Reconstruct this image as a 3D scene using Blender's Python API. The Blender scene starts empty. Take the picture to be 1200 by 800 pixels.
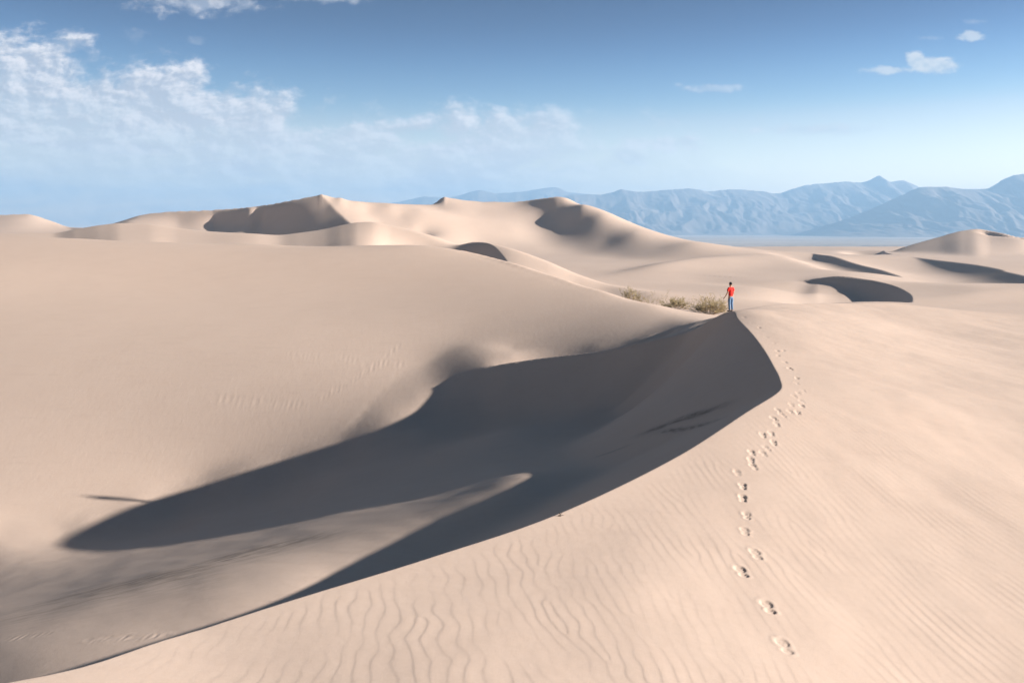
import bpy, bmesh, math, random
import numpy as np
from mathutils import Vector, Matrix
random.seed(7)
S = bpy.context.scene
C = S.collection
FPX, HOR = 933.0, 268.0        # focal length and horizon row of the view, used to survey distances from the photo
SUN_EL, SUN_AZ = math.radians(19.0), math.radians(6.0)   # sun low on the right, a touch behind the viewer

# ------------------------------------------------------------------ numeric helpers
_rng = np.random.RandomState(3)
PERM = _rng.permutation(512); PERM = np.concatenate([PERM, PERM])
GA = _rng.rand(512) * 2 * math.pi
GX, GY = np.cos(GA), np.sin(GA)
def noise(x, y, seed=0):
    x = x + seed * 17.31; y = y - seed * 9.77
    xi = np.floor(x).astype(np.int64); yi = np.floor(y).astype(np.int64)
    xf = x - xi; yf = y - yi
    u = xf**3 * (xf * (xf * 6 - 15) + 10); v = yf**3 * (yf * (yf * 6 - 15) + 10)
    def g(i, j):
        h = PERM[(PERM[(xi + i) & 511] + yi + j) & 511]
        return GX[h] * (xf - i) + GY[h] * (yf - j)
    a = g(0, 0) * (1 - u) + g(1, 0) * u; b = g(0, 1) * (1 - u) + g(1, 1) * u
    return (a * (1 - v) + b * v) * 1.5
def fbm(x, y, o=4, seed=0):
    s = 0; a = 1.0; t = 0
    for k in range(o):
        s = s + a * noise(x * 2**k, y * 2**k, seed + k); t += a; a *= .5
    return s / t
def sstep(a, b, x):
    t = np.clip((x - a) / (b - a), 0, 1); return t * t * (3 - 2 * t)
def smax(a, b, k): return .5 * (a + b + np.sqrt((a - b)**2 + k * k))
def smin(a, b, k): return .5 * (a + b - np.sqrt((a - b)**2 + k * k))
def spline(pts):
    """smooth monotone-ish cubic through (px, value) knots, flat outside"""
    p = np.array(pts, float); X, Y = p[:, 0], p[:, 1]
    h = np.diff(X); d = np.diff(Y) / h; m = np.zeros(len(X))
    for i in range(1, len(X) - 1):
        if d[i-1] * d[i] > 0:
            w1 = 2 * h[i] + h[i-1]; w2 = h[i] + 2 * h[i-1]
            m[i] = (w1 + w2) / (w1 / d[i-1] + w2 / d[i])
    def f(x):
        x = np.clip(x, X[0], X[-1]); i = np.clip(np.searchsorted(X, x) - 1, 0, len(X) - 2)
        H = h[i]; t = (x - X[i]) / H
        return ((1 + 2*t) * (1-t)**2 * Y[i] + t * (1-t)**2 * H * m[i] + t*t * (3 - 2*t) * Y[i+1] + t*t * (t-1) * H * m[i+1])
    return f
def zrow(row, D): return -(row - HOR) / FPX * D
def xpx(px, D): return (px - 600) / FPX * D

class Surf:            # thin-plate surface through surveyed heights (px, distance, height)
    def __init__(s, pts, lam=1e-4):
        p = np.array(pts, float)
        s.c = np.stack([(p[:, 0] - 600) / FPX * 2, np.log(p[:, 1])], 1)
        n = len(p); r = np.linalg.norm(s.c[:, None] - s.c[None], axis=2)
        K = s.k(r) + lam * np.eye(n); P = np.concatenate([np.ones((n, 1)), s.c], 1)
        A = np.block([[K, P], [P.T, np.zeros((3, 3))]])
        s.w = np.linalg.solve(A, np.concatenate([p[:, 2], np.zeros(3)]))
    @staticmethod
    def k(r): return np.where(r > 1e-9, r * r * np.log(np.maximum(r, 1e-9)), 0)
    def __call__(s, u, ly):
        u = np.clip(u, -1.15, 1.15) * 2
        out = s.w[-3] + s.w[-2] * u + s.w[-1] * ly
        for i in range(len(s.c)):
            r2 = (u - s.c[i, 0])**2 + (ly - s.c[i, 1])**2
            out = out + s.w[i] * .5 * r2 * np.log(np.maximum(r2, 1e-14))
        return out

def polydist(x, y, pts):
    """signed distance (positive on the left of the walking direction) and position along the line 0..1"""
    P = np.array(pts, float); best = np.full(x.shape, 1e9); num = 0; den = 0; sg = np.zeros(x.shape); al = np.zeros(x.shape)
    L = np.concatenate([[0], np.cumsum(np.linalg.norm(np.diff(P, axis=0), axis=1))])
    for i in range(len(P) - 1):
        a, b = P[i], P[i+1]; e = b - a; l = np.hypot(*e)
        wx = x - a[0]; wy = y - a[1]
        t = np.clip((wx * e[0] + wy * e[1]) / (l * l), 0, 1)
        dx = wx - t * e[0]; dy = wy - t * e[1]; d = np.hypot(dx, dy)
        m = d < best
        best = np.where(m, d, best); sg = np.where(m, np.where(e[0] * wy - e[1] * wx >= 0, 1.0, -1.0), sg)
        w = 1 / (d * d + .04)**3; num = num + w * (L[i] + t * l) / L[-1]; den = den + w
    return best * sg, num / den
def densify(pts, n=60):
    P = np.array(pts, float); t = np.arange(len(P)); tt = np.linspace(0, len(P) - 1, n)
    out = []
    for q in tt:
        i = min(int(q), len(P) - 2); f = q - i
        p0 = P[max(i-1, 0)]; p1 = P[i]; p2 = P[i+1]; p3 = P[min(i+2, len(P)-1)]
        out.append(.5 * ((2*p1) + (-p0+p2)*f + (2*p0-5*p1+4*p2-p3)*f*f + (-p0+3*p1-3*p2+p3)*f**3))
    return np.array(out)

# ------------------------------------------------------------------ the dunes
# near windward face (the bright rippled sand) : (px, distance, height)
crest_h = [(6, -3.42), (7.7, -3.9), (10, -4.2), (12.2, -4.38), (16, -4.5), (21.6, -4.42), (25.9, -4.5), (29.7, -4.55), (35.6, -4.65), (42.6, -4.8), (46.5, -4.88)]
crest_px = [(6, 30), (7.7, 235), (10, 490), (12.2, 655), (16, 803), (19, 872), (21.6, 913), (23.5, 914), (25.9, 907), (29.7, 896), (35.6, 880), (42.6, 864), (46.5, 853)]
Wp = []
cpx = spline([(a, b) for a, b in crest_px])
for D, z in crest_h:
    px0 = float(cpx(np.array(D))); x0 = xpx(px0, D)
    Wp.append((px0, D, z))
    for px in (1080, 1300, 1550):
        dx = xpx(px, D) - x0
        if px > px0 + 100: Wp.append((px, D, z - .125 * min(dx, 9) - .07 * max(dx - 9, 0)))
    if D < 40: Wp.append((px0 - 320, D, z + .02 * D))
for px in (-400, 600, 1600): Wp.append((px, 3.0, -2.55 - .0001 * (px + 400)))
edgeV = spline([(540, 441), (570, 430), (630, 421), (700, 412.5), (760, 400), (806, 390), (830, 377), (848, 368), (857, 365), (870, 362), (900, 359), (950, 356.5), (1050, 355.5), (1200, 357), (1500, 362)])
edgeD = spline([(540, 61.8), (570, 61.3), (630, 59.5), (700, 56.5), (760, 53.6), (806, 51.5), (830, 49), (848, 48), (857, 48.5), (870, 50), (900, 53), (950, 57), (1050, 64), (1200, 72), (1500, 85)])
for px in (570, 630, 700, 760, 806, 830, 857, 900, 950, 1050, 1200, 1500):
    D = float(edgeD(np.array(float(px)))); Wp.append((px, D, zrow(float(edgeV(np.array(float(px)))), D)))
for px in (857, 1000, 1400):
    D = 90.; Wp.append((px, D, -6.5))
Wp += [(857, 60, -4.9), (833, 60, -5.3), (806, 62, -6.3), (760, 65, -7.8), (700, 66, -9.0), (600, 68, -10.5)]
WS = Surf(Wp, 3e-4)

R = lambda px, D, row: (px, D, zrow(row, D))
EDGE = [(0,47,622), (75,47,628), (100,48.5,612), (160,50.5,594), (240,53,573), (330,54,547), (400,55,523), (450,57.5,488), (490,60,463), (540,61.8,440), (570,61.3,429), (630,59.5,420), (700,56.5,412.5), (760,53.8,400), (806,51.5,389)]
BROW = [(0,112,275), (100,110,279.5), (200,107,285), (300,105,287.5), (420,103,288.5), (490,101,286), (545,98,292), (600,90,308), (650,84,323.5), (700,78,338), (760,73,355), (820,69,371.5)]
FP = [R(*q) for q in EDGE[:-4]] + [R(*q) for q in BROW] + [R(-300,115,270), R(-300,50,610),
      R(130,35,645), R(190,31.3,640), R(250,29.2,631), R(320,27.5,618), R(400,25.7,601), R(480,24,587), R(560,22.1,571), R(620,20.5,559), R(450,16.6,640), R(520,18.3,606), R(390,14.9,672), R(330,13.1,700), R(360,13.9,685), R(300,12.5,713), R(425,15.9,653), R(270,11.9,728),
      R(130,41,636), R(75,42,641), R(75,36,652), R(0,42,636), R(130,48,620), R(200,50,604), R(240,45,604), R(400,45,556), R(500,40,540), R(500,54,500), R(600,30,547), R(600,45,500), (600,55,-12.7),
      R(0,20,706), R(0,36,655), (0,12,-6.2), (-300,12,-7), (-300,25,-12), (-100,9,-6), (0,6,-5.6), (-400,6,-6), (300,6,-6.5), (600,8,-7.5),
      (700,13,-8), (900,15,-9), (1100,10,-9), (1400,10,-10), (1400,25,-11), (900,25,-9), (1200,46,-9.5), (1000,46,-9.5), (850,44,-10.2), (800,36,-10.3), (760,44,-10.6), (700,52,-11), (740,28,-8.6),
      (0,165,-10), (200,160,-10), (400,155,-10), (500,142,-9.5), (600,120,-9.2), (700,98,-9.3), (760,86,-9), (815,80,-8.4), (850,72,-8), (900,68,-8.6), (1000,74,-8.8), (1200,84,-9), (1400,95,-9), (1400,60,-9.5),
      (900,100,-8.9), (1200,140,-9), (700,150,-9)]
FP += [R(0,66,438), R(100,66,438), R(200,66,436), R(300,66,432), R(400,66,430), R(450,66,432),  (500,56.5,-13.9), (530,57,-13.4), (565,57.6,-13.0), (600,57,-12.7), (640,55.5,-12.3), (690,53.5,-11.7), (740,51,-11.2), R(600,64,413), R(500,66,429), R(560,66,413), R(500,71,402), R(560,71,390), R(600,67,411), R(660,66,400), R(700,66,393), R(760,66,384), R(820,61,380), R(760,61,394), R(700,63,402),
       R(0,74,383), R(100,74,384), R(200,74,384), R(300,74,383), R(400,74,381), R(480,74,380), R(540,74,379), R(600,74,374), R(660,73,371), R(700,73,364),
       R(0,86,336), R(100,86,339), R(200,86,341), R(300,86,342), R(400,86,341), R(470,86,339), R(540,85,336), R(600,82,341), R(660,78,349)]
FS = Surf(FP, 5e-3)

_ex = spline([(a, b) for a, b, c in EDGE]); _bx = spline([(a, b) for a, b, c in BROW])
class Grid:            # the hollow and left hill, sampled once and worn smooth where the wind has evened them out
    def __init__(g):
        g.p = np.arange(-480., 1681., 8.); g.l = np.arange(math.log(5.2), math.log(205), .012)
        P, L = np.meshgrid(g.p, g.l); Z = FS((P - 600) / FPX, L); Y = np.exp(L)
        e = _ex(P); b = _bx(P)
        k_ = sstep(400, 480, P); m = sstep(1.5 + 4 * k_, 7 + 13 * k_, Y - e) * sstep(b + 3, b - 7, Y) * sstep(800, 580, P)
        for it in range(60):
            q = np.pad(Z, ((1, 1), (3, 3)), 'edge')
            S_ = (q[1:-1, :-6] + q[1:-1, 1:-5] + q[1:-1, 2:-4] + q[1:-1, 3:-3] + q[1:-1, 4:-2] + q[1:-1, 5:-1] + q[1:-1, 6:]) / 7
            T_ = (q[:-2, 3:-3] + q[2:, 3:-3]) / 2
            Z = Z + m * (.8 * (S_ - Z) + .1 * (T_ - Z))
        g.z = Z
    def __call__(g, u, ly):
        fx = np.clip((u * FPX + 600 - g.p[0]) / 8., 1, len(g.p) - 2.001); fy = np.clip((ly - g.l[0]) / .012, 1, len(g.l) - 2.001)
        i = fx.astype(int); j = fy.astype(int); a = fx - i; b = fy - j
        def w(t): return ((-t**3 + 2*t*t - t) / 2, (3*t**3 - 5*t*t + 2) / 2, (-3*t**3 + 4*t*t + t) / 2, (t**3 - t*t) / 2)
        i = np.clip(i, 1, len(g.p) - 3); j = np.clip(j, 1, len(g.l) - 3)
        wa, wb = w(a), w(b); out = 0
        for r in range(4):
            row = 0
            for c in range(4): row = row + wa[c] * g.z[j + r - 1, i + c - 1]
            out = out + wb[r] * row
        return out
FG = Grid()

crest = [(xpx(px, D), D) for D, px in crest_px[:-1]]
crest = [(-6.5, 1.0), (-5.2, 3.5)] + crest + [(12.75, 46.0), (12.1, 48.3), (11.4, 51.5), (9.2, 53.7), (6.1, 56.5), (1.9, 59.5), (-2.0, 61.3), (-7, 64), (-14, 68)]
crest = densify(crest, 150)

def layer(px, y, V, D, sf, sb, fk=1.0, wr=3.0, A=None, V2=None):
    d0 = D(px); zr = zrow(V(px), d0); d = d0 - y
    if V2 is not None: zs = zrow(V2(px), d0); zr = zs + (zr - zs) * np.exp(-(np.maximum(d, 0) / 9.)**2)
    f = np.sqrt(np.maximum(d, 0)**2 + wr**2) - wr; b = np.sqrt(np.maximum(-d, 0)**2 + wr**2) - wr
    s = sf(px) if callable(sf) else sf
    a = A if A is not None else 1e3
    return zr - a * (1 - np.exp(-s * f / a)) - sb * b
def K(*a): return spline(list(zip(a[::2], a[1::2])))
# dune behind the left hill, running down to the right as the bright ridge
M_V = K(-400,270, -100,272, 0,274, 60,274, 90,269, 120,264, 142,262, 172,263, 210,268, 250,272, 300,274.5, 325,276, 350,273.5, 380,269, 402,264, 420,260.8, 435,260, 460,264, 500,272, 540,279, 562,283.5, 600,292.5, 640,307, 680,325, 720,339, 780,349, 850,356, 1000,362)
M_D = K(-400,175, 0,175, 142,178, 300,165, 430,168, 540,150, 600,132, 700,110, 780,97, 1000,95)
N_V = K(500,345, 640,335, 700,329, 740,318.5, 780,309, 820,303.5, 860,301.5, 950,301, 1035,303, 1100,306, 1200,310, 1500,315)
N_D = K(500,150, 700,150, 740,160, 780,175, 820,190, 860,200, 950,215, 1035,225, 1200,240, 1500,260)
F_V = K(-500,262, -100,258, 0,252, 30,251, 60,259, 85,266.5, 112,267, 128,263, 145,258, 165,252, 200,248, 250,246, 300,242, 340,235, 372,228.6, 376,227.4, 380,228.6, 400,233.5, 430,238, 470,243.5, 494,246, 508,239, 518,232, 521,230.8, 525,231.6, 545,234.5, 570,236.5, 600,236.5, 640,232, 656,230.5, 680,239.5, 710,252, 750,268, 800,284, 860,293, 900,296.5, 960,299, 1035,302, 1200,305, 1600,305)
F_V2 = K(-500,262, -100,258, 0,252, 30,251, 60,259, 85,266.5, 112,267, 128,263, 145,258, 165,252, 200,248, 250,246, 300,242, 340,235, 376,227.5, 400,233.5, 430,236, 480,236, 521,233, 570,235, 600,235.5, 640,232, 656,230.5, 680,239.5, 710,252, 750,268, 800,284, 860,293, 900,296.5, 960,299, 1035,302, 1200,305, 1600,305)
F_D = K(-500,400, 60,360, 112,330, 145,330, 250,320, 376,300, 430,320, 494,350, 521,345, 600,350, 656,335, 750,330, 860,320, 1035,330, 1600,330)
FHI, FLO = [], []          # upper (windward) surface of the far dunes and the lower ground under their slip face
def AX(L, x, y, z): L.append((x / y * FPX + 600, y, z))
C1 = [(376, 300, 227.5), (381, 295, 233), (386, 291, 238), (392, 285, 244.5), (399, 279, 251), (405, 272.5, 257), (411, 266, 262), (425, 250, 274)]
for q in (376, 400, 430, 470, 500, 521, 545, 570, 600, 640, 656, 668, 680, 695, 710, 730, 750, 775, 800, 830, 860, 930, 1000, 1100, 1400):
    q_ = np.array(float(q)); FHI.append((q, float(F_D(q_)), float(zrow(F_V2(q_), F_D(q_)))))
for q in (-300, -100, 0, 30, 60, 85, 112, 145, 165, 200, 250, 300):
    q_ = np.array(float(q)); FLO.append((q, float(F_D(q_)), float(zrow(F_V2(q_), F_D(q_)))))
for cx_, cy_, cr_ in C1[::2] + [C1[-1]]:
    cz = zrow(cr_, cy_); x0 = xpx(cx_, cy_)
    for dx, dz in ((-60, 1), (-25, .5), (0, 0), (7, -1.2), (14, -3.0), (26, -4.5)): AX(FHI, x0 + dx, cy_, cz + dz)
for y_, row_ in ((325, ((-52, 10.5), (-30, 8.3), (-14, 6.7), (0, 5.6), (11, 5.6), (15.5, 6.9), (20, 8.8))),
                 (315, ((14, 3.0), (21, 6.0), (28, 9.2), (36, 7.3))),
                 (300, ((-34, 6.8), (-24, 4.6), (-12, 2.0), (0, -.1), (12, -1.8), (19, -.4), (27, 3.0), (34, 5.0), (44, 2.5))),
                 (270, ((-30, -3.4), (-12, -5.4), (8, -6.8), (22, -6.6), (32, -4.4), (42, -1.6), (54, -3.0))),
                 (240, ((-30, -6.5), (-10, -8.6), (15, -9), (32, -8.2), (44, -6.0), (54, -4.6), (68, -6.))),
                 (205, ((-60, -8.5), (-30, -9), (0, -9.5), (30, -9.3), (45, -8.6), (60, -7.6), (90, -8.5), (150, -9))),
                 (250, ((90, -7.5), (130, -9))), (175, ((-60, -10), (0, -10), (60, -9.5), (150, -10)))):
    for x_, z_ in row_: AX(FHI, x_, y_, z_)
for y_, row_ in ((315, ((-152, 2.5), (-132, 2.2), (-118, 3.2), (-104, 5.5), (-92, 5), (-75, -2))), (300, ((-160, -2), (-145, -2.0), (-128, -2.4), (-110, -2), (-90, -3), (-60, -8))), (270, ((-150, -7), (-120, -6.5), (-90, -7), (-60, -10))), (235, ((-150, -9), (-110, -9), (-70, -9), (-40, -12))),
                 (340, ((-50, -12), (0, -14), (50, -14))), (280, ((-260, -8), (-200, -8), (-175, -7.5), (-20, -14), (60, -16))), (175, ((-200, -10), (-100, -10), (-50, -12), (60, -14)))):
    for x_, z_ in row_: AX(FLO, x_, y_, z_)
FHIS, FLOS = Surf(FHI, 2e-5), Surf(FLO, 1e-4)
C1P = densify([(xpx(a, b), b) for a, b, c in C1[::-1]] + [(xpx(371, 309), 309), (xpx(366, 330), 330)], 40)
def ffront(x, y):
    u = np.clip(x / y, -1.1, 1.1); l = np.log(y)
    d, al = polydist(x, y, C1P)
    hi = FHIS(u, l) - .56 * np.maximum(d, 0)
    return smax(hi, FLOS(u, l), .6)
G_V = K(900,330, 990,308, 1035,300, 1060,290, 1100,278, 1128,270.5, 1145,268.5, 1162,271, 1200,278.5, 1300,288, 1600,300)
G_D = K(900,300, 1035,300, 1145,310, 1200,290, 1600,280)
O_V = K(800,349, 860,345, 930,340, 960,329, 985,326, 1020,330, 1045,333, 1085,335, 1200,342, 1500,350)
O_D = K(800,120, 930,120, 985,128, 1045,124, 1200,110, 1500,110)

# slip faces on the far dunes: (line in (px, distance) from near to far), drop, slope, reach
BITES = [
  ([(597,114),(592,121),(577,136),(562,147),(552,154),(540,168)], 5, .62, 17., .12, .6),
  ([(1070,92),(1067,104),(1052,115),(1030,123),(1000,129),(960,134),(925,138)], 2.4, .6, 15., .15, .3),
  ([(1062,160),(1030,182),(990,208),(965,225),(950,245)], 2.2, .5, 13., .2, .4),
  ([(1260,120),(1200,150),(1150,180),(1090,212),(1065,230)], 2.4, .36, 22., .2, .4),
  ([(1260,276),(1210,288),(1175,298),(1148,308)], 1.6, .6, 4.5, .25, .25),
  ([(1048,262),(1040,280),(1037,300),(1036,320)], 4.5, .6, 12., .2, .3),
]

def height(x, y, detail=True):
    x = np.asarray(x, float); y = np.asarray(y, float); shp = x.shape
    x = x.ravel(); y = y.ravel()
    yc = np.maximum(y, 3.0); u = x / np.maximum(yc, 3.0); ly = np.log(yc)
    px = np.clip(u * FPX + 600, -500, 1700)
    z = np.full(x.shape, -9.0)
    far = yc > 70
    base = -9 - 31 * sstep(380, 900, yc) 
    z = base.copy()
    i = np.where(far)[0]
    if len(i):
        p, Y, X = px[i], yc[i], x[i]
        zz = base[i] + .5 * fbm(X / 38, Y / 60, 3, 5)
        m = layer(p, Y, M_V, M_D, .16, .16, wr=4, A=14.)
        n = layer(p, Y, N_V, N_D, .10, .10, wr=10, A=6.)
        o = layer(p, Y, O_V, O_D, .13, .10, wr=5, A=3.)
        fd = F_D(p); db = fd - Y
        Yq = np.clip(Y, 120, fd)
        fz = ffront(X / np.minimum(Y, fd) * Yq, Yq)
        atr = ffront((p - 600) / FPX * fd, fd)
        f = fz + (zrow(F_V(p), fd) - atr) * np.exp(-(np.maximum(db, 0) / 9.)**2) - .38 * (np.sqrt(np.maximum(-db, 0)**2 + 4) - 2)
        f = np.where(Y < 165, f - (165 - Y) * .5, f)
        g = layer(p, Y, G_V, G_D, .22, .35, wr=2.0, A=12.)
        for q, k in ((m, 1.2), (n, 1.0), (o, 1.0), (f, .8), (g, 1.2)): zz = smax(zz, q, k)
        for pts, A, sl, reach, t0, t1 in BITES:
            P = densify([(xpx(a, b), b) for a, b in pts], 30)
            lo = P.min(0) - reach * 2.6; hi = P.max(0) + reach * 2.6
            j = np.where((X > lo[0]) & (X < hi[0]) & (Y > lo[1]) & (Y < hi[1]))[0]
            if not len(j): continue
            d, al = polydist(X[j], Y[j], P)
            Aa = A * sstep(0, max(t0, .001), al) * sstep(0, t1, 1 - al)
            dd = np.maximum(d, 0)
            g_ = (sl * dd / np.maximum(Aa, .3)) / (1 + (sl * dd / np.maximum(Aa, .3))**4)**.25 * np.exp(-(dd / reach)**4)
            zz[j] = zz[j] - Aa * g_
        z[i] = zz
    i = np.where(yc < 200)[0]
    if len(i):
        U, LY, Y, X, p = u[i], ly[i], yc[i], x[i], px[i]
        F = FG(U, np.clip(LY, math.log(5.5), math.log(200)))
        F = F - .0 * sstep(-1.0, -7.5, X) * sstep(-28, -8, X) * sstep(53, 59, Y) * sstep(73, 62, Y)      # scoop under the rounded shoulder
        W = WS(U, LY)
        De = edgeD(p); b = np.maximum(Y - De, 0)
        W = W - ((.15 + .19 * np.maximum(sstep(880, 960, p), sstep(800, 740, p))) * (np.sqrt(b * b + 1.2**2) - 1.2) + .25 * np.maximum(Y - 64, 0))
        W = W - .6 * np.maximum(0, Y - De - .5) * sstep(740, 640, p)
        W = W - .0004 * np.maximum(0, 600 - p)**2 * sstep(48, 54, Y)
        d, al = polydist(X, Y, crest)
        dd = np.where(d > 0, d, 0)
        W = np.where(d > 0, W - .66 * dd, W)
        k = .5
        nz = smax(F, W, k) 
        w = sstep(100, 135, Y) if True else 0
        edge = np.maximum(w, 0)
        # past the hill crests hand over to the far dunes
        Dl = K(-400,112, 0,112, 200,107, 300,105, 420,103, 490,101, 545,98, 600,90, 650,84, 700,78, 760,73, 820,71, 870,69, 950,72, 1200,90, 1500,100)(p)
        w = sstep(1.06, 1.22, Y / Dl)
        z[i] = nz * (1 - w) + z[i] * w
    # below and behind the photographer
    z = z + np.clip((3.0 - y), 0, 3) * .28
    return z.reshape(shp)

def on_near_face(x, y):
    d, al = polydist(x, y, crest); return d < 0

# ------------------------------------------------------------------ footprints: survey where each print lies
PRINTS = [(919,760),(900,714.5),(869,673),(886,653),(873,625),(875,606),(870.5,586),(870.5,571),(864,555),(883,547.5),(880,539),(894.5,532),(881,530),(898,524.6),(906.5,518),(894,510),(904,507.5),(910.5,497.6),(907,490),(917,487),(912,481),(927.6,474.6),(935,483.6),(926,483),(939.7,476),(930.7,464.7),(935.5,461),(941,458),(940,470),(934,450),(934,443),(926,432),(920,424.6),(917.5,410.5),(913.4,417.4),(910.6,411),(908,403),(898,395),(894,389),(889.6,384),(880.5,378.7),(872,372)]
def survey(px, row, y0, y1, n=500):
    ys = np.exp(np.linspace(math.log(y0), math.log(y1), n)); xs = (px - 600) / FPX * ys
    zs = height(xs, ys); rr = HOR - zs / ys * FPX
    k = np.where(rr <= row)[0]
    k = k[0] if len(k) else n - 1
    return float(xs[k]), float(ys[k]), float(zs[k])
prints = [survey(a, b, 5.5, 60) for a, b in PRINTS]

def ripples(x, y):
    lam = .165
    warp = .55 * noise(x / 1.5, y / 2.4, 11) + .22 * noise(x / .5, y / .8, 12) + 1.2 * noise(x / 5, y / 7, 13) 
    warp = warp + sstep(4.5, 0, x) * (.95 * noise(x / .45, y / .45, 14) + .25 * noise(x / .25, y / .3, 15))
    ph = 2 * math.pi * (x + .10 * y) / lam + 2.6 * warp
    rs = np.random.RandomState(5)
    for k in range(120):
        a = rs.uniform(-3, 9); b = rs.uniform(6, 18); s = 1 if k % 2 else -1
        ph = ph + s * np.arctan2(y - b, x - a)
    t = (ph / (2 * math.pi)) % 1.0
    h = np.where(t < .2, .5 - .5 * np.cos(math.pi * t / .2), .5 + .5 * np.cos(math.pi * (t - .2) / .8))
    amp = .0021 * np.clip(.6 + 1.0 * noise(x / .9, y / 1.3, 21), .12, 1.4) * (1 + .35 * sstep(3, -1, x))
    return (h - .5) * amp

def sand_detail(x, y):
    z = np.zeros(x.shape); 
    near = (y > 1) & (y < 62)
    i = np.where(near)
    X, Y = x[i], y[i]
    d, al = polydist(X, Y, crest)
    face = sstep(0.02, .5, -d)
    rp = ripples(X, Y) * face * sstep(40, 16, Y) * (1.15 - .35 * sstep(5, 1, X)) * (1 - .45 * sstep(9, 15, X))
    lum = (.035 * fbm(X / 2.2, Y / 3.2, 3, 31) + .10 * noise(X / 6, Y / 9, 33)) * sstep(0, 2.5, -d)
    # fingers of wind and slumps on the shaded slope and hollow
    val = sstep(.3, 1.5, d) * (.045 * sstep(50, 34, Y) * fbm((X + .6 * Y) / 3.5, (Y - .9 * X) / 9, 3, 41) + .004 * sstep(34, 50, Y) * fbm(X / 9, Y / 7, 2, 44))
    slide = sstep(.4, 1.6, d) * sstep(9, 5, d) * sstep(58, 50, Y) * .014 * fbm(al * 75, d / 3.5, 3, 47)      # sand slides on the slip face
    dz = rp * 1.0; soft_ = lum + val + slide
    # crest wobble
    for k, (fx, fy, fz) in enumerate(prints):
        m = np.where((abs(X - fx) < .5) & (abs(Y - fy) < .6))[0]
        if not len(m): continue
        rs = np.random.RandomState(100 + k)
        a = rs.uniform(-.25, .15); lx = (X[m] - fx) * math.cos(a) + (Y[m] - fy) * math.sin(a); lyy = -(X[m] - fx) * math.sin(a) + (Y[m] - fy) * math.cos(a)
        sc = .95 if fy < 12 else .85
        lx = lx / sc; lyy = lyy / sc
        toe = np.hypot(lx / .078, (lyy - .082) / .105); heel = np.hypot(lx / .064, (lyy + .118) / .066)
        e = np.minimum(toe, heel)
        tread = .0046 * np.sin((lyy + lx * lx * 5) * 2 * math.pi / .052) * sstep(1, .7, e) + .003 * noise(X[m] / .03, Y[m] / .03, 90 + k) * sstep(1.2, .8, e)
        dep = rs.uniform(.009, .014) if fy < 9.5 else rs.uniform(.008, .022) * (1 + .6 * (fy > 24))
        wipe = 1 - sstep(.75, 1.15, e)
        dz[m] = dz[m] * (1 - wipe) - dep * wipe + tread + .005 * np.exp(-((e - 1.45) / .35)**2) * (.6 + .8 * noise(X[m] / .07, Y[m] / .07, 50 + k))
    z[i] = dz + soft_
    # small animal tracks crossing the left hill, and a trodden line
    for k, (a, b, c, e, D0, D1, n, sz) in enumerate(TRACKS):
        rs = np.random.RandomState(300 + k)
        for q in range(n):
            t = (q + rs.uniform(-.3, .3)) / n
            tx, ty, _ = survey(a + (c - a) * t + rs.uniform(-1, 1), b + (e - b) * t + rs.uniform(-.8, .8), D0, D1, 160)
            m = (abs(x - tx) < sz * 3) & (abs(y - ty) < max(sz * 4, 1.5))
            sy_ = max(sz * 1.2, .007 * ty); r2 = ((x[m] - tx) / sz)**2 + ((y[m] - ty) / sy_)**2
            z[m] += -sz * .085 * np.exp(-r2) + sz * .03 * np.exp(-(np.sqrt(r2) - 1.7)**2 * 3)
    return z
TRACKS = [(380, 465, 437, 432, 50, 80, 11, .12), (437, 432, 470, 403, 50, 85, 7, .12), (400, 418, 437, 432, 50, 80, 6, .11), (437, 428, 482, 427, 50, 80, 5, .13), (250, 467, 356, 476, 50, 80, 24, .12), (340, 415, 378, 420, 50, 85, 6, .10), (5, 748, 60, 742, 8, 30, 10, .035), (120, 748, 200, 744, 8, 30, 22, .04), (100, 752, 150, 748, 8, 30, 9, .03)]

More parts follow.
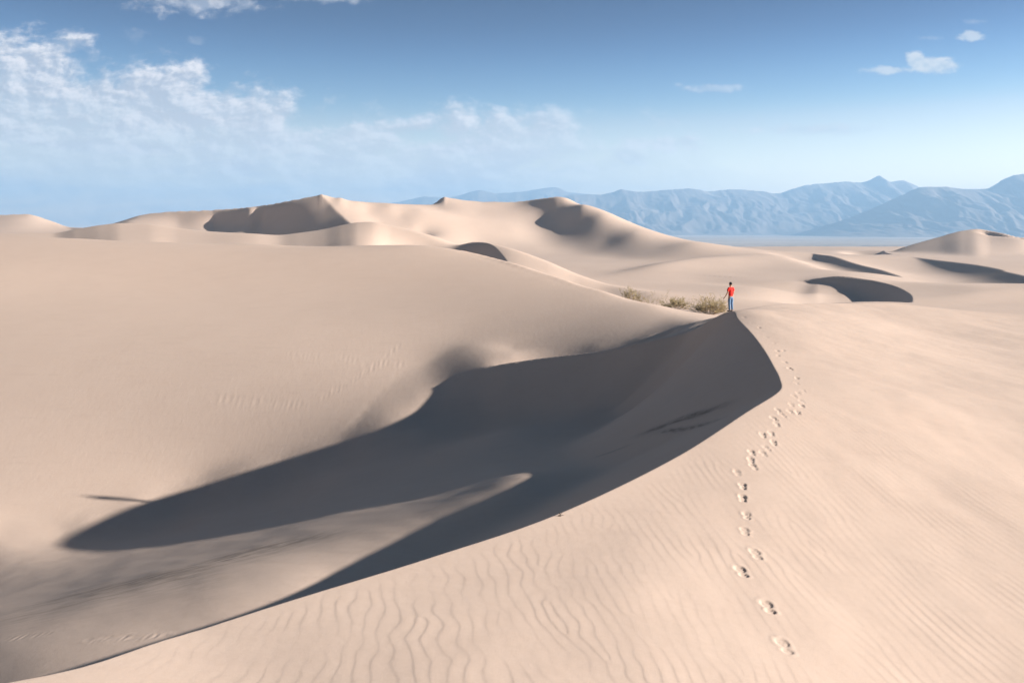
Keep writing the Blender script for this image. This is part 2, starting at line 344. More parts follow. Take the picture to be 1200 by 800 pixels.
# ------------------------------------------------------------------ build the ground sheet
def make_ground():
    pin = np.arange(-45, 1246, 1.15)
    g = 1.15 * 1.06 ** np.arange(1, 100); g = g[:np.searchsorted(np.cumsum(g), 7000)]
    cols = np.concatenate([(pin[0] - np.cumsum(g))[::-1], pin, pin[-1] + np.cumsum(g)])
    u = (cols - 600) / FPX
    def seg(a, b, s): return np.exp(np.arange(math.log(a), math.log(b), s))
    ys = np.concatenate([np.linspace(-60, 3.9, 22), seg(4.2, 5.6, .02), seg(5.6, 13, .0024), seg(13, 22, .0035), seg(22, 60, .005), seg(60, 110, .0055), seg(110, 420, .0055), seg(420, 8600, .03)])
    UU, YY = np.meshgrid(u, ys)
    sc = np.where(YY > 4, YY, np.sqrt(YY * YY * .3 + 11.2)); XX = UU * sc
    Z = height(XX, YY)
    Z = Z + sand_detail(XX, YY)
    nr, nc = XX.shape
    co = np.stack([XX, YY, Z], -1).reshape(-1, 3).astype(np.float32)
    idx = np.arange(nr * nc, dtype=np.int32).reshape(nr, nc)
    q = np.stack([idx[:-1, :-1], idx[:-1, 1:], idx[1:, 1:], idx[1:, :-1]], -1).reshape(-1, 4)
    me = bpy.data.meshes.new('sand_ground')
    me.vertices.add(len(co)); me.vertices.foreach_set('co', co.ravel())
    me.loops.add(q.size); me.loops.foreach_set('vertex_index', q.ravel())
    me.polygons.add(len(q)); me.polygons.foreach_set('loop_start', np.arange(0, q.size, 4, dtype=np.int32))
    me.polygons.foreach_set('use_smooth', np.ones(len(q), bool))
    me.update(calc_edges=True)
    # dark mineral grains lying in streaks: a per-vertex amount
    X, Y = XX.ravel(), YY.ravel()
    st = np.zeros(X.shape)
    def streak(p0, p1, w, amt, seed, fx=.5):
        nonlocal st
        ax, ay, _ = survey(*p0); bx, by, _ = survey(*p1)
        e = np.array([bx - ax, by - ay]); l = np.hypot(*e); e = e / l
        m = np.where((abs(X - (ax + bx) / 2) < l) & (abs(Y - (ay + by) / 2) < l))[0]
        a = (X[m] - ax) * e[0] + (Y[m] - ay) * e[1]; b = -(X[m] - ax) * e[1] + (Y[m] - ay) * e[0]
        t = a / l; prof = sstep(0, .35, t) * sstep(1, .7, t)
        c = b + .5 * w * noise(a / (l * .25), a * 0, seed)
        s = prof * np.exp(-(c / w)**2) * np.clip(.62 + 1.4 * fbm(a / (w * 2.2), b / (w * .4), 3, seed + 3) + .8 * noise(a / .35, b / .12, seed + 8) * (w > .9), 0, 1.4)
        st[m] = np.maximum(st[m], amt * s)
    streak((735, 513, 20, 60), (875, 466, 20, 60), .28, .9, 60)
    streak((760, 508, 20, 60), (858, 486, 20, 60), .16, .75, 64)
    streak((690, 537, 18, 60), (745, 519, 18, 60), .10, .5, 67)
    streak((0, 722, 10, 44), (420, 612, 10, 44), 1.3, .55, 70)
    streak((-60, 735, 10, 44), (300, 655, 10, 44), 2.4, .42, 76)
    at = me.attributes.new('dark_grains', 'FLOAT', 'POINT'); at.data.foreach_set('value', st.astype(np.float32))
    o = bpy.data.objects.new('sand_ground', me); C.objects.link(o)
    o['kind'] = 'structure'; o['label'] = 'pale wind-rippled desert dunes with footprints along the near crest'
    return o

# ------------------------------------------------------------------ node helpers
class N:
    def __init__(s, nt): s.nt = nt
    def new(s, t, **k):
        n = s.nt.nodes.new(t)
        for a, b in k.items(): setattr(n, a, b)
        return n
    def set(s, sock, v):
        if isinstance(v, X_): v = v.o
        if isinstance(v, bpy.types.NodeSocket): s.nt.links.new(v, sock)
        else: sock.default_value = v
    def m(s, op, *a, clamp=False):
        n = s.new('ShaderNodeMath', operation=op, use_clamp=clamp)
        for i, v in enumerate(a): s.set(n.inputs[i], v)
        return X_(s, n.outputs[0])
    def noise(s, vec, scale, detail=4, rough=.55, dist=0):
        n = s.new('ShaderNodeTexNoise'); s.set(n.inputs['Vector'], vec); n.inputs['Scale'].default_value = scale
        n.inputs['Detail'].default_value = detail; n.inputs['Roughness'].default_value = rough; n.inputs['Distortion'].default_value = dist
        return X_(s, n.outputs['Fac'])
    def comb(s, x, y, z):
        n = s.new('ShaderNodeCombineXYZ')
        for i, v in enumerate((x, y, z)): s.set(n.inputs[i], v)
        return X_(s, n.outputs[0])
    def sep(s, v):
        n = s.new('ShaderNodeSeparateXYZ'); s.set(n.inputs[0], v); return [X_(s, q) for q in n.outputs]
    def ss(s, x, a, b):
        n = s.new('ShaderNodeMapRange', interpolation_type='SMOOTHSTEP'); s.set(n.inputs[0], x)
        n.inputs[1].default_value = a; n.inputs[2].default_value = b; return X_(s, n.outputs[0])
    def mix(s, f, a, b):
        n = s.new('ShaderNodeMix', data_type='RGBA'); s.set(n.inputs[0], f)
        s.set(n.inputs[6], a if isinstance(a, X_) else (*a, 1)); s.set(n.inputs[7], b if isinstance(b, X_) else (*b, 1))
        return X_(s, n.outputs[2])
    def curve(s, x, pts):
        n = s.new('ShaderNodeFloatCurve'); s.set(n.inputs['Value'], x); c = n.mapping.curves[0]
        for i, (a, b) in enumerate(pts):
            if i < 2: c.points[i].location = (a, b)
            else: c.points.new(a, b)
        n.mapping.update(); return X_(s, n.outputs[0])
class X_:
    def __init__(s, n, o): s.n = n; s.o = o
    def __add__(s, b): return s.n.m('ADD', s, b)
    def __radd__(s, b): return s.n.m('ADD', s, b)
    def __sub__(s, b): return s.n.m('SUBTRACT', s, b)
    def __rsub__(s, b): return s.n.m('SUBTRACT', b, s)
    def __mul__(s, b): return s.n.m('MULTIPLY', s, b)
    __rmul__ = __mul__
    def __truediv__(s, b): return s.n.m('DIVIDE', s, b)

def material(name):
    m = bpy.data.materials.new(name); m.use_nodes = True; nt = m.node_tree
    b = nt.nodes['Principled BSDF']; return m, N(nt), b
def simple(name, col, rough=.8, var=.15, scale=20, bump=0.0, bscale=60, spec=.3, sss=0):
    m, n, b = material(name); tc = n.new('ShaderNodeTexCoord').outputs['Object']
    f = n.noise(tc, scale, 4)
    c = n.mix(f, tuple(v * (1 - var) for v in col), tuple(min(1, v * (1 + var)) for v in col))
    n.set(b.inputs['Base Color'], c); b.inputs['Roughness'].default_value = rough; b.inputs['Specular IOR Level'].default_value = spec
    if bump:
        bp = n.new('ShaderNodeBump'); bp.inputs['Strength'].default_value = bump; bp.inputs['Distance'].default_value = .01
        n.set(bp.inputs['Height'], n.noise(tc, bscale, 3)); n.set(b.inputs['Normal'], bp.outputs[0])
    return m

def sand_material():
    m, n, b = material('sand'); geo = n.new('ShaderNodeNewGeometry').outputs['Position']
    x, y, z = n.sep(geo)
    big = n.noise(geo, .06, 3); med = n.noise(geo, .45, 4); fine = n.noise(geo, 7, 5, .6); grain = n.noise(geo, 160, 2, .7)
    c = n.mix(n.ss(big, .3, .7), (.560, .430, .358), (.600, .460, .382))
    c = n.mix(n.ss(med, .25, .75) * .35, c, (.620, .492, .415))
    c = n.mix(n.ss(fine, .3, .75) * .25, c, (.500, .380, .300))
    c = n.mix(n.ss(grain, .35, .7) * .6, c, (.47, .36, .285))
    mid = n.noise(n.comb(x * .5, y * 1.6, z * 3.0), 1.0, 6, .65, .4); c = n.mix(n.ss(mid, .5, .72) * .22, c, (.46, .35, .29))
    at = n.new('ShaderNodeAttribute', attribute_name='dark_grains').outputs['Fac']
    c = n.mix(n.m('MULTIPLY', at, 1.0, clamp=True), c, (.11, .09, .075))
    # far beyond the dunes the sand gives way to a stony scrub flat
    dist = n.m('ADD', y, 0.0)
    fl = n.ss(dist, 520, 800)
    sp = n.noise(geo, .02, 6, .75); sp2 = n.noise(geo, .0016, 4, .6)
    flat = n.mix(n.ss(sp2, .35, .65), (.50, .42, .36), (.38, .32, .27))
    near_scrub = n.ss(dist, 2300, 1500) * n.ss(sp, .50, .56)
    flat = n.mix(near_scrub, flat, (.06, .06, .05))
    c = n.mix(fl, c, flat)
    n.set(b.inputs['Base Color'], c); b.inputs['Roughness'].default_value = .95; b.inputs['Specular IOR Level'].default_value = .15
    # grain and fine wind texture
    sx = n.comb(x * 2.6, y * 1.3, z * 0.0)
    fr = n.noise(sx, 1.0, 3, .55, .6)
    bp = n.new('ShaderNodeBump'); bp.inputs['Strength'].default_value = .45; bp.inputs['Distance'].default_value = .012
    n.set(bp.inputs['Height'], n.noise(geo, 90, 2, .6) * .25 + fine * .7)
    bp2 = n.new('ShaderNodeBump'); bp2.inputs['Strength'].default_value = .2; bp2.inputs['Distance'].default_value = .05
    n.set(bp2.inputs['Height'], fr * n.ss(dist, 14, 40) * n.ss(dist, 300, 80)); n.nt.links.new(bp.outputs[0], bp2.inputs['Normal'])
    n.set(b.inputs['Normal'], bp2.outputs[0])
    return m

# ------------------------------------------------------------------ mountains
def mountains(name, label, px0, px1, V, D0, depth, base_z, seed, rough=1.0, npx=420, nd=120):
    px = np.linspace(px0, px1, npx); t = np.linspace(0, 1, nd)
    P, T = np.meshgrid(px, t)
    Yg = D0 + depth * T; X = (P - 600) / FPX * (D0 + depth * .45)
    crest_row = V(P) + rough * .9 * fbm(P / 9, P * 0, 4, seed)
    Dc = D0 + depth * .5
    zc = zrow(crest_row, Dc) - base_z
    s = 1 - np.abs(T - .5) * 2                                    # 0 at the feet, 1 on the crest
    sx = X / (D0 * .055); sy = Yg / (D0 * .085)
    rid = 1 - np.abs(fbm(sx + .4 * fbm(sx, sy, 2, seed + 9), sy * .6, 5, seed + 2)) * 2.6
    prof = s ** 1.15
    body = zc * (prof + (rid - .62) * .29 * (s * (1 - s)) * 2.0 + .10 * fbm(sx * 4, sy * 4, 4, seed + 5) * (1 - s) * np.sqrt(s + 1e-6))
    Z = base_z - 4 + np.maximum(body, 0) - 12 * (s < .01)
    me = bpy.data.meshes.new(name); nr, nc = X.shape
    co = np.stack([X, Yg, Z], -1).reshape(-1, 3)
    idx = np.arange(nr * nc).reshape(nr, nc)
    q = np.stack([idx[:-1, :-1], idx[:-1, 1:], idx[1:, 1:], idx[1:, :-1]], -1).reshape(-1, 4)
    me.from_pydata(co.tolist(), [], q.tolist()); me.polygons.foreach_set('use_smooth', np.ones(len(q), bool))
    o = bpy.data.objects.new(name, me); C.objects.link(o); o['kind'] = 'structure'; o['label'] = label
    return o
def rock_material():
    m, n, b = material('bare_rock'); geo = n.new('ShaderNodeNewGeometry').outputs['Position']
    x, y, z = n.sep(geo)
    st = n.noise(n.comb(x * .002, y * .002, z * .02), 1, 5, .65); a = n.noise(geo, .004, 6, .65); p = n.noise(geo, .0022, 5, .6)
    c = n.mix(n.ss(a, .3, .7), (.14, .105, .09), (.20, .155, .125)); c = n.mix(n.ss(st, .45, .7) * .4, c, (.25, .20, .165))
    c = n.mix(n.ss(p, .60, .70), c, (.33, .275, .23))
    n.set(b.inputs['Base Color'], c); b.inputs['Roughness'].default_value = .95
    return m

# ------------------------------------------------------------------ small meshes
def link(name, verts, faces, mat, parent=None, smooth=True):
    me = bpy.data.meshes.new(name); me.from_pydata(verts, [], faces)
    if smooth: me.polygons.foreach_set('use_smooth', [True] * len(faces))
    me.materials.append(mat); me.update(); o = bpy.data.objects.new(name, me); C.objects.link(o); o.parent = parent
    return o
def tube(V, Fc, pts, radii, n=5):
    base = len(V)
    for i, p in enumerate(pts):
        a = pts[max(i-1, 0)]; b = pts[min(i+1, len(pts)-1)]; t = (Vector(b) - Vector(a)).normalized()
        s = t.orthogonal().normalized(); r = t.cross(s)
        for k in range(n):
            an = 2 * math.pi * k / n; V.append(tuple(Vector(p) + (s * math.cos(an) + r * math.sin(an)) * radii[i]))
    for i in range(len(pts) - 1):
        for k in range(n):
            q = base + i * n; Fc.append((q + k, q + (k+1) % n, q + n + (k+1) % n, q + n + k))
    Fc.append(tuple(base + (len(pts)-1) * n + k for k in range(n)))
def thing(name, label, cat, loc, group=None):
    o = bpy.data.objects.new(name, None); C.objects.link(o); o.location = loc; o['label'] = label; o['category'] = cat
    o.empty_display_size = .2
    if group: o['group'] = group
    return o

def shrub(px, row_hint, D, w, h, label, leaf, wood, nst, leafn, seed, flat=1.0, lean=0):
    rs = random.Random(seed)
    x = xpx(px, D); z = float(height(np.array([x]), np.array([D]))[0])
    root = thing('shrub', label, 'shrub', (x, D, z - .03), 'desert shrubs in the hollow behind the crest')
    V, Fc, LV, LF = [], [], [], []
    def leafat(p, sz):
        a = rs.uniform(0, 6.28); t = Vector((math.cos(a), math.sin(a), rs.uniform(-.2, 1.1))).normalized(); s = t.orthogonal().normalized()
        b = len(LV); p = Vector(p)
        for q in (p, p + t * sz * .5 + s * sz * .16, p + t * sz, p + t * sz * .5 - s * sz * .16): LV.append(tuple(q))
        LF.append((b, b+1, b+2, b+3))
    def grow(p, dr, L, r, dep):
        pts = [tuple(p)]; k = 5; q = Vector(p); d = Vector(dr)
        for i in range(k):
            d = (d + Vector((rs.uniform(-.25, .25), rs.uniform(-.25, .25), rs.uniform(-.16, .2) * flat))).normalized()
            q = q + d * L / k
            if q.z < .01: q.z = .01 + rs.random() * .04
            pts.append(tuple(q))
            if dep < 2 and i >= 1 and rs.random() < .85:
                nd = (d + Vector((rs.uniform(-.9, .9), rs.uniform(-.9, .9), rs.uniform(-.2, .6) * flat))).normalized()
                grow(q, nd, L * rs.uniform(.35, .6), r * .6, dep + 1)
            if dep >= 1:
                for _ in range(leafn):
                    if rs.random() < .8: leafat(q + Vector([rs.uniform(-.05, .05) for _ in range(3)]), rs.uniform(.05, .11))
        tube(V, Fc, pts, [r * (1 - .75 * i / k) for i in range(k+1)], 4)
    for s in range(nst):
        a = rs.uniform(0, 6.28); e = rs.uniform(.15, 1.25) * flat
        L = 1 / math.hypot(math.cos(e) / (w * .5), math.sin(e) / h) * rs.uniform(.6, 1.08)
        o = Vector((math.cos(a) * w * .16 * rs.random() + lean * 0, math.sin(a) * w * .16 * rs.random(), 0))
        grow(o, Vector((math.cos(a) * math.cos(e), math.sin(a) * math.cos(e) * .8, math.sin(e))), L, .014, 0)
    link('stem', V, Fc, wood, root)
    if LV: link('foliage', LV, LF, leaf, root, False)
    return root

# ------------------------------------------------------------------ the walker
def skin_mesh(name, verts, edges, radii, mat, parent, root=0, levels=2, smoothfac=.25):
    me = bpy.data.meshes.new(name); me.from_pydata(verts, edges, [])
    o = bpy.data.objects.new(name, me); C.objects.link(o)
    o.modifiers.new('skin', 'SKIN'); sv = me.skin_vertices[0].data
    for i, r in enumerate(radii):
        sv[i].radius = r if isinstance(r, tuple) else (r, r)
        sv[i].use_root = (i == root)
    o.modifiers['skin'].branch_smoothing = smoothfac; o.modifiers['skin'].use_smooth_shade = True
    s = o.modifiers.new('sub', 'SUBSURF'); s.levels = levels; s.render_levels = levels
    dg = bpy.context.evaluated_depsgraph_get(); dg.update()
    nm = bpy.data.meshes.new_from_object(o.evaluated_get(dg)); o.modifiers.clear()
    o.data = nm; nm.name = name; bpy.data.meshes.remove(me)
    nm.materials.clear(); nm.materials.append(mat); nm.polygons.foreach_set('use_smooth', [True] * len(nm.polygons))
    o.parent = parent
    return o
def person():
    px, D = 856.3, 47.6
    x = xpx(px, D); z = float(height(np.array([x]), np.array([D]))[0])
    root = thing('person', 'person in a red t-shirt and blue jeans standing on the dune crest, seen from behind', 'person', (x, D, z - .02))
    skin = simple('skin', (.40, .22, .15), .6, .08); red = simple('red_cotton', (.72, .018, .010), .85, .12, 8, .3, 40)
    denim = simple('denim', (.13, .22, .36), .9, .25, 10, .3, 120); black = simple('dark_hair', (.012, .010, .009), .6, .3); shoe = simple('dark_leather', (.02, .018, .016), .6, .2)
    # x to the right, y away; faces away from the viewer. left arm bent out a little, right arm hanging in front of the hip
    v = []; e = []; r = []
    def add(p, rad, link_=None):
        v.append(p); r.append(rad)
        if link_ is not None: e.append((link_, len(v) - 1))
        return len(v) - 1
    pel = add((0, 0, .95), (.150, .105)); sp1 = add((0, .0, 1.10), (.140, .095), pel); sp2 = add((0, .0, 1.27), (.165, .105), sp1); ch = add((0, -.01, 1.40), (.150, .095), sp2)
    nk = add((0, .0, 1.485), (.058, .058), ch); nk2 = add((0, .01, 1.53), (.056, .058), nk); hd = add((0, .02, 1.60), (.072, .085), nk2); hd2 = add((0, .02, 1.68), (.078, .095), hd); add((0, .015, 1.735), (.05, .06), hd2)
    hips = {}
    for s in (-1, 1):
        sh = add((s*.175, -.01, 1.40), .062, ch)
        if s < 0: P = [(-.235, -.01, 1.27), (-.275, .0, 1.12), (-.335, .05, .985), (-.375, .09, .90)]
        else: P = [(.225, .0, 1.27), (.235, .01, 1.12), (.225, .07, .98), (.215, .11, .89)]
        a = add(P[0], .049, sh); b = add(P[1], .040, a); c = add(P[2], .032, b); w = add(P[3], .026, c)
        d = (Vector(P[3]) - Vector(P[2])).normalized(); side = Vector((0, 1, 0)); pv = Vector(P[3])
        pm = add(tuple(pv + d * .055), (.030, .022), w)
        across = (side - d * side.dot(d)).normalized(); nrm = d.cross(across)
        for k, ln in enumerate((.070, .080, .074, .058)):           # four fingers
            off = (k - 1.5) * .018
            b0 = pv + d * .095 + across * off; b1 = b0 + d * ln * .55 + nrm * .008 * s; b2 = b1 + d * ln * .4 + nrm * .022 * s
            q = add(tuple(b0), .0085, pm); q = add(tuple(b1), .008, q); add(tuple(b2), .0065, q)
        t0 = pv + d * .04 + across * .032; t1 = t0 + d * .03 + across * .022; t2 = t1 + d * .028 + across * .006
        q = add(tuple(t0), .011, pm); q = add(tuple(t1), .0095, q); add(tuple(t2), .008, q)
        hp = add((s*.085, 0, .90), (.088, .095), pel); th = add((s*.105, .0, .72), (.076, .08), hp); kn = add((s*.105, .01 + .01*s, .50), .054, th)
        cf = add((s*.105, -.01, .33), .052, kn); an = add((s*.105, -.02, .10), .037, cf); fo = add((s*.11, .02, .045), (.036, .034), an); add((s*.125, .14, .035), (.038, .026), fo)
    body = skin_mesh('body', v, e, r, skin, root)
    # face on the far side: nose, ears, eyes, mouth
    V, Fc = [], []; tube(V, Fc, [(0, .105, 1.655), (0, .125, 1.625), (0, .122, 1.605)], [.008, .014, .012], 6); link('nose', V, Fc, skin, body)
    for s in (-1, 1): V, Fc = [], []; tube(V, Fc, [(s*.074, .01, 1.66), (s*.086, .0, 1.645), (s*.084, .005, 1.62), (s*.073, .012, 1.605)], [.010, .014, .012, .008], 6); link('ear', V, Fc, skin, body)
    for s in (-1, 1): V, Fc = [], []; tube(V, Fc, [(s*.022, .100, 1.645), (s*.042, .094, 1.645)], [.007, .006], 6); link('eye', V, Fc, black, body)
    V, Fc = [], []; tube(V, Fc, [(-.022, .098, 1.575), (0, .106, 1.573), (.022, .098, 1.575)], [.004, .007, .004], 6)
    link('mouth', V, Fc, simple('lip', (.34, .12, .10), .5), body)
    # hair cap
    bm = bmesh.new(); bmesh.ops.create_uvsphere(bm, u_segments=28, v_segments=18, radius=1)
    for q in bm.verts:
        p = q.co; rr = 1 + .05 * math.sin(p.x * 11 + p.z * 7) * math.cos(p.y * 9)
        cut = max(0, p.y - .35)
        q.co = Vector((p.x * .090 * rr, p.y * .105 * rr - cut * .03, p.z * .100 * rr)) + Vector((0, .008, 1.675))
    bmesh.ops.delete(bm, geom=[q for q in bm.verts if q.co.z < 1.60 + max(0, (q.co.y - .0)) * .95], context='VERTS')
    me = bpy.data.meshes.new('hair'); bm.to_mesh(me); bm.free(); me.materials.append(black); me.polygons.foreach_set('use_smooth', [True] * len(me.polygons))
    h = bpy.data.objects.new('hair', me); C.objects.link(h); h.parent = root
    # clothes
    skin_mesh('shirt', [(0,0,.93),(0,0,1.10),(0,0,1.27),(0,-.01,1.41),(0,0,1.465),(-.18,-.01,1.405),(-.225,-.01,1.30),(-.250,-.005,1.22),(.18,-.01,1.405),(.222,0,1.30),(.238,.005,1.22)],
              [(0,1),(1,2),(2,3),(3,4),(3,5),(5,6),(6,7),(3,8),(8,9),(9,10)], [(.172,.128),(.166,.118),(.182,.123),(.165,.112),(.075,.075),.078,.070,.068,.078,.070,.068], red, root, 1)
    skin_mesh('jeans', [(0,0,.99),(0,0,.93),(-.09,0,.86),(-.108,0,.70),(-.108,.005,.50),(-.108,-.01,.32),(-.108,-.015,.09),(.09,0,.86),(.108,0,.70),(.108,.02,.50),(.108,-.01,.32),(.108,-.015,.09)],
              [(0,1),(1,2),(2,3),(3,4),(4,5),(5,6),(1,7),(7,8),(8,9),(9,10),(10,11)], [(.155,.115),(.158,.12),(.102,.112),(.092,.098),.074,.070,.064,(.102,.112),(.092,.098),.074,.070,.064], denim, root, 1)
    for s in (-1, 1):
        skin_mesh('shoe', [(s*.11,-.045,.05),(s*.112,.04,.05),(s*.127,.17,.038)], [(0,1),(1,2)], [(.046,.048),(.048,.046),(.046,.034)], shoe, root, 0)
    root.rotation_euler = (0, 0, math.radians(30)); root.scale = (1.0, 1.0, 1.0)
    return root

# ------------------------------------------------------------------ sky
def make_world():
    w = bpy.data.worlds.new('World'); S.world = w; w.use_nodes = True; nt = w.node_tree; n = N(nt)
    bg = nt.nodes['Background']
    sky = n.new('ShaderNodeTexSky', sky_type='NISHITA', sun_disc=False, sun_elevation=SUN_EL, sun_rotation=math.pi/2 + SUN_AZ, altitude=0, air_density=1.0, dust_density=.6, ozone_density=2.0)
    d = n.new('ShaderNodeTexCoord').outputs['Generated']
    x, y, z = n.sep(d)
    az = n.m('ARCTAN2', x, y); hz = n.m('SQRT', x * x + y * y)
    P = n.m('TANGENT', n.m('MINIMUM', n.m('MAXIMUM', az, -1.35), 1.35)) * FPX + 600.0        # bearing, on the scale the photo was surveyed in
    el = z / n.m('MAXIMUM', n.m('ABSOLUTE', y), .02)
    Rr = HOR - el * FPX
    skyc = sky.outputs[0]
    # cloud noise lives on a flat layer high above: stretches towards the horizon
    v1 = n.comb(P * .011, Rr * .017, 0.0); v2 = n.comb(P * .006, Rr * .03, 3.0)
    puff = n.noise(v1, 1.0, 8, .58, .25); wisp = n.noise(v2, 1.0, 7, .62, .6)
    fine = n.noise(n.comb(P * .04, Rr * .06, 7.0), 1.0, 6, .6, .2)
    edge = n.curve((P + 300.0) / 1800.0, [(0, .10), (.167, .125), (.20, .135), (.245, .26), (.30, .30), (.335, .40), (.385, .50), (.50, .54), (.58, .57), (.63, .66), (.70, .86), (1, 1)]) * 250.0
    dep = (Rr - edge) / 34.0
    top = n.ss(dep + (puff - .5) * 6.5 + (fine - .5) * 2.2, -.3, 1.2)
    low = n.ss(Rr, 255, 120)                                     # thinner towards the horizon
    fadeR = n.ss(P, 1020, 520)
    body = top * (.74 + .26 * n.ss(dep + (puff - .5) * 5.0, 3.2, .6) * n.ss(P, 480, 230) + .22 * n.ss(wisp, .42, .66)) * fadeR
    streak = n.ss(wisp + (fine - .5) * .25, .47, .62) * n.ss(dep, .8, 2.2) * .8 * fadeR * n.ss(Rr, 262, 225)
    cov = n.m('MAXIMUM', body, streak)
    def blob(cx, cy, rx, ry, amt, sharp=.5, k=1.0):
        a = (P - cx) / rx; b = (Rr - cy) / ry
        r = n.m('SQRT', a * a + b * b)
        return n.ss(1.0 - r + (fine - .5) * 2.6 * k + (puff - .5) * .8 * k, 0, sharp) * amt
    for q in ((1092, 76, 38, 12, .95, .5, .55), (1073, 71, 15, 13, .95, .45, .5), (1040, 82, 42, 6, .75, .7, .9), (1138, 43, 22, 7, .7, .6, .8), (1090, 45, 18, 4, .25, .8, 1), (1150, 25, 25, 4, .2, .8, 1),
              (235, 5, 85, 17, .62, .8, .8), (390, -3, 60, 10, .5, .8, .9), (160, 42, 20, 12, .2, .9, 1), (955, 152, 115, 9, .75, .9, .9), (770, 170, 75, 16, .75, .9, .9), (738, 184, 45, 18, .7, .9, .8), (840, 103, 45, 6, .4, .8, 1), (795, 99, 8, 4, .3, .8, .8), (230, 48, 16, 6, .2, .8, 1), (965,137,12,3,.3,.8,1)):
        cov = n.m('MAXIMUM', cov, blob(*q))
    # lit from the right: cloud tops brighter, undersides lilac grey
    pr = n.noise(n.comb(P * .011 + .09, Rr * .017 - .10, 0.0), 1.0, 8, .58, .25)
    fr_ = n.noise(n.comb(P * .04 + .16, Rr * .06 + 6.83 - 7.0, 7.0), 1.0, 6, .6, .2)
    shade = n.ss((puff - pr) + (fine - fr_) * .35, -.07, .11)
    low2 = n.ss(Rr, 60, 200)
    dark = n.mix(low2, (1.30, 1.40, 1.68), (2.1, 2.02, 2.05)); lite = n.mix(low2, (3.0, 2.8, 2.78), (2.75, 2.65, 2.65))
    ccol = n.mix(shade * .92, dark, lite)
    ccol = n.mix(n.ss(P, 780, 1000), ccol, n.mix(n.ss(fine, .35, .6), (1.5, 1.7, 1.95), (2.15, 2.15, 2.2)))
    # clear deep sky overhead and away from the sun, milky towards the horizon
    sz = n.m('MAXIMUM', z, 0.0) / n.m('SQRT', x*x + y*y + z*z)
    Z_ = (0, .04, .07, .126, .18, .275, .45, 1)
    ch = [n.curve(sz, list(zip(Z_, [v * .4 for v in V_]))) * 2.5 * (.78 + .30 * n.ss(az, -.62, .5)) for V_ in
          ((2.4, 1.65, 1.1, .60, .20, .0, .03, .04), (1.6, 1.15, .82, .50, .27, .05, .05, .06), (1.1, .84, .64, .46, .35, .14, .08, .09))]
    vm = n.new('ShaderNodeVectorMath', operation='MULTIPLY'); n.set(vm.inputs[0], skyc); n.set(vm.inputs[1], n.comb(*ch)); skyc = vm.outputs[0]
    front = n.ss(y, 0.0, .15) * n.ss(z, -.01, .01)
    out = n.mix(cov * front, X_(n, skyc), ccol)
    n.set(bg.inputs[0], out); bg.inputs[1].default_value = .13
    return w

# ------------------------------------------------------------------ assemble
ground = make_ground(); ground.data.materials.append(sand_material())
rock = rock_material()
Cv = K(380,262, 440,240, 470,235, 500,229.5, 522,231, 545,226, 562,222, 580,225.5, 605,224.5, 630,221, 650,218.5, 668,224.5, 700,227, 760,229, 800,240, 850,255)
Bv = K(560,262, 620,246, 655,233, 675,227, 700,227.5, 720,224.5, 731,221, 750,224, 780,222, 810,220, 835,223, 860,221, 900,223.5, 915,226, 930,222, 950,216, 975,213.5, 1000,212, 1015,213, 1027,210, 1038,205, 1049,212, 1065,210.5, 1085,218, 1120,226, 1200,240, 1400,250)
Av = K(930,277, 990,259, 1035,241, 1067,227, 1090,218, 1115,217.5, 1140,220.5, 1165,220, 1185,210, 1200,204, 1240,200, 1300,212, 1400,205, 1500,225, 1650,262)
m3 = mountains('hills', 'faintest most distant blue mountain range, far left of the range line', 360, 870, Cv, 6900, 1500, -40, 31, .8)
m2 = mountains('hills', 'long hazy blue mountain range with a small pointed peak', 540, 1420, Bv, 5000, 2200, -40, 12, 1.0, 700)
m1 = mountains('hills', 'nearest darker blue mountain slope rising at the right edge', 925, 1660, Av, 3700, 1600, -40, 23, 1.0, 560)
for m in (m1, m2, m3): m.data.materials.append(rock)

person()
wood = simple('dry_wood', (.20, .14, .10), .9, .3, 30); pale_wood = simple('bleached_twig', (.42, .33, .24), .9, .2, 30)
leaf1 = simple('olive_leaf', (.36, .28, .14), .7, .35, 3); leaf2 = simple('straw_leaf', (.36, .29, .17), .8, .3, 4)
shrub(832, 364, 75.0, 2.9, 1.2, 'largest olive-brown desert shrub just left of the person\'s feet', leaf1, pale_wood, 80, 3, 1, .8)
shrub(793, 360, 77.0, 2.0, .8, 'middle small green-brown shrub between the big shrub and the dead branches', leaf1, pale_wood, 40, 3, 2, .8)
shrub(768, 352, 79.5, 3.6, 1.1, 'sprawling leafless dead shrub of grey branches on the bright sand', leaf2, pale_wood, 18, 1, 3, .6)
shrub(741, 349, 80.5, 1.9, 1.1, 'leftmost pale straw-coloured tuft of a shrub on the hill edge', leaf2, pale_wood, 26, 3, 4)

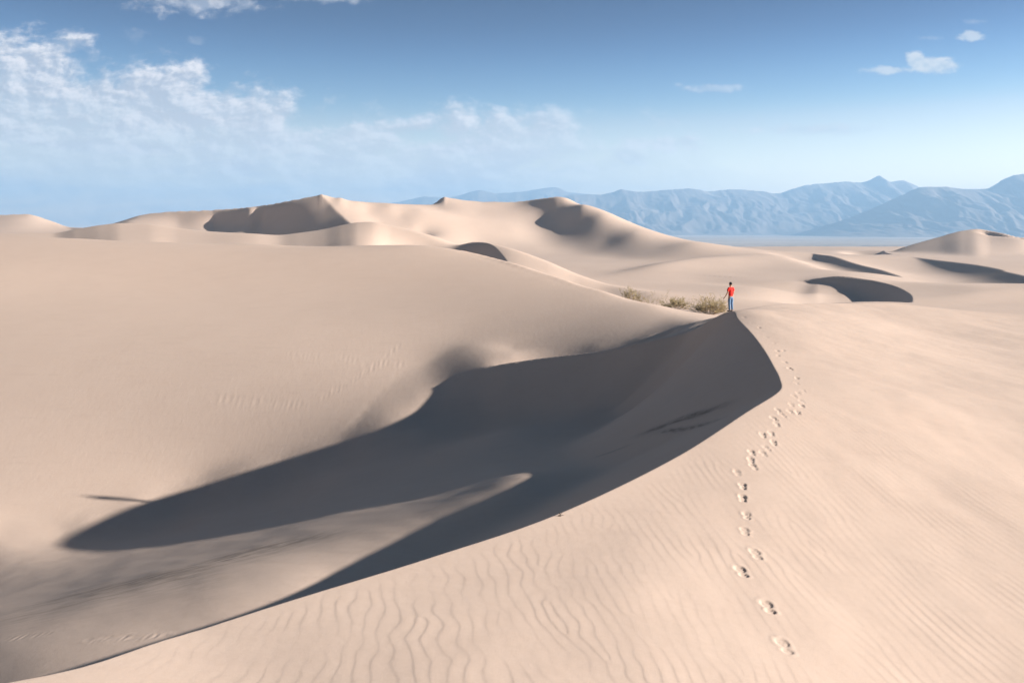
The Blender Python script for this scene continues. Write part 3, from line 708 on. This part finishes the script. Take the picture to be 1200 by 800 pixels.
# twig stuck in the near crest
tx, ty, tz = survey(657, 605, 8, 20)
tw = thing('twig', 'tiny dark twig stuck in the sand on the near crest line', 'twig', (tx, ty, tz))
V, Fc = [], []; tube(V, Fc, [(0, 0, -.02), (-.01, .0, .04), (-.03, .01, .07)], [.008, .006, .003], 5); tube(V, Fc, [(-.008, 0, .03), (.03, .01, .055)], [.005, .002], 5); tube(V, Fc, [(-.04,.0,.012),(.05,.02,.014)], [.007,.004],5)
link('branch', V, Fc, simple('dark_twig', (.06, .045, .035), .9), tw)

# sun
sd = bpy.data.lights.new('sun', 'SUN'); sd.energy = 5.0; sd.angle = math.radians(.6); sd.color = (1, .935, .85)
so = bpy.data.objects.new('sun', sd); C.objects.link(so)
sv = Vector((math.cos(SUN_AZ) * math.cos(SUN_EL), -math.sin(SUN_AZ) * math.cos(SUN_EL), math.sin(SUN_EL)))
so.rotation_euler = (-sv).to_track_quat('-Z', 'Y').to_euler(); so.location = sv * 100
make_world()

# air
def haze():
    bm = bmesh.new(); bmesh.ops.create_cube(bm, size=1)
    lo = Vector((-30000., -120., -62.)); hi = Vector((30000., 8700., 425.))
    for v in bm.verts: v.co = Vector([lo[i] + (v.co[i] + .5) * (hi[i] - lo[i]) for i in range(3)])
    me = bpy.data.meshes.new('haze'); bm.to_mesh(me); bm.free()
    m = bpy.data.materials.new('haze'); m.use_nodes = True; nt = m.node_tree; nt.nodes.remove(nt.nodes['Principled BSDF'])
    pv = nt.nodes.new('ShaderNodeVolumePrincipled'); pv.inputs['Color'].default_value = (.325, .55, .83, 1); pv.inputs['Density'].default_value = HAZE; pv.inputs['Anisotropy'].default_value = 0.1
    nt.links.new(pv.outputs[0], nt.nodes['Material Output'].inputs['Volume']); me.materials.append(m)
    o = bpy.data.objects.new('haze', me); C.objects.link(o); o['kind'] = 'stuff'; o['label'] = 'thin blue desert haze'
HAZE = 2.3e-4
haze()

cam = bpy.data.cameras.new('camera'); co = bpy.data.objects.new('camera', cam); C.objects.link(co)
cam.sensor_width = 36; cam.lens = 36 * FPX / 1200; cam.shift_y = -(400 - HOR) / 1200; co.rotation_euler = (math.pi / 2, 0, 0)
cam.clip_start = .1; cam.clip_end = 60000; S.camera = co
S.cycles.volume_bounces = 1
S.view_settings.view_transform = 'Standard'; S.view_settings.look = 'None'; S.view_settings.exposure = 1.47; S.view_settings.gamma = 1; S.view_settings.use_curve_mapping = False
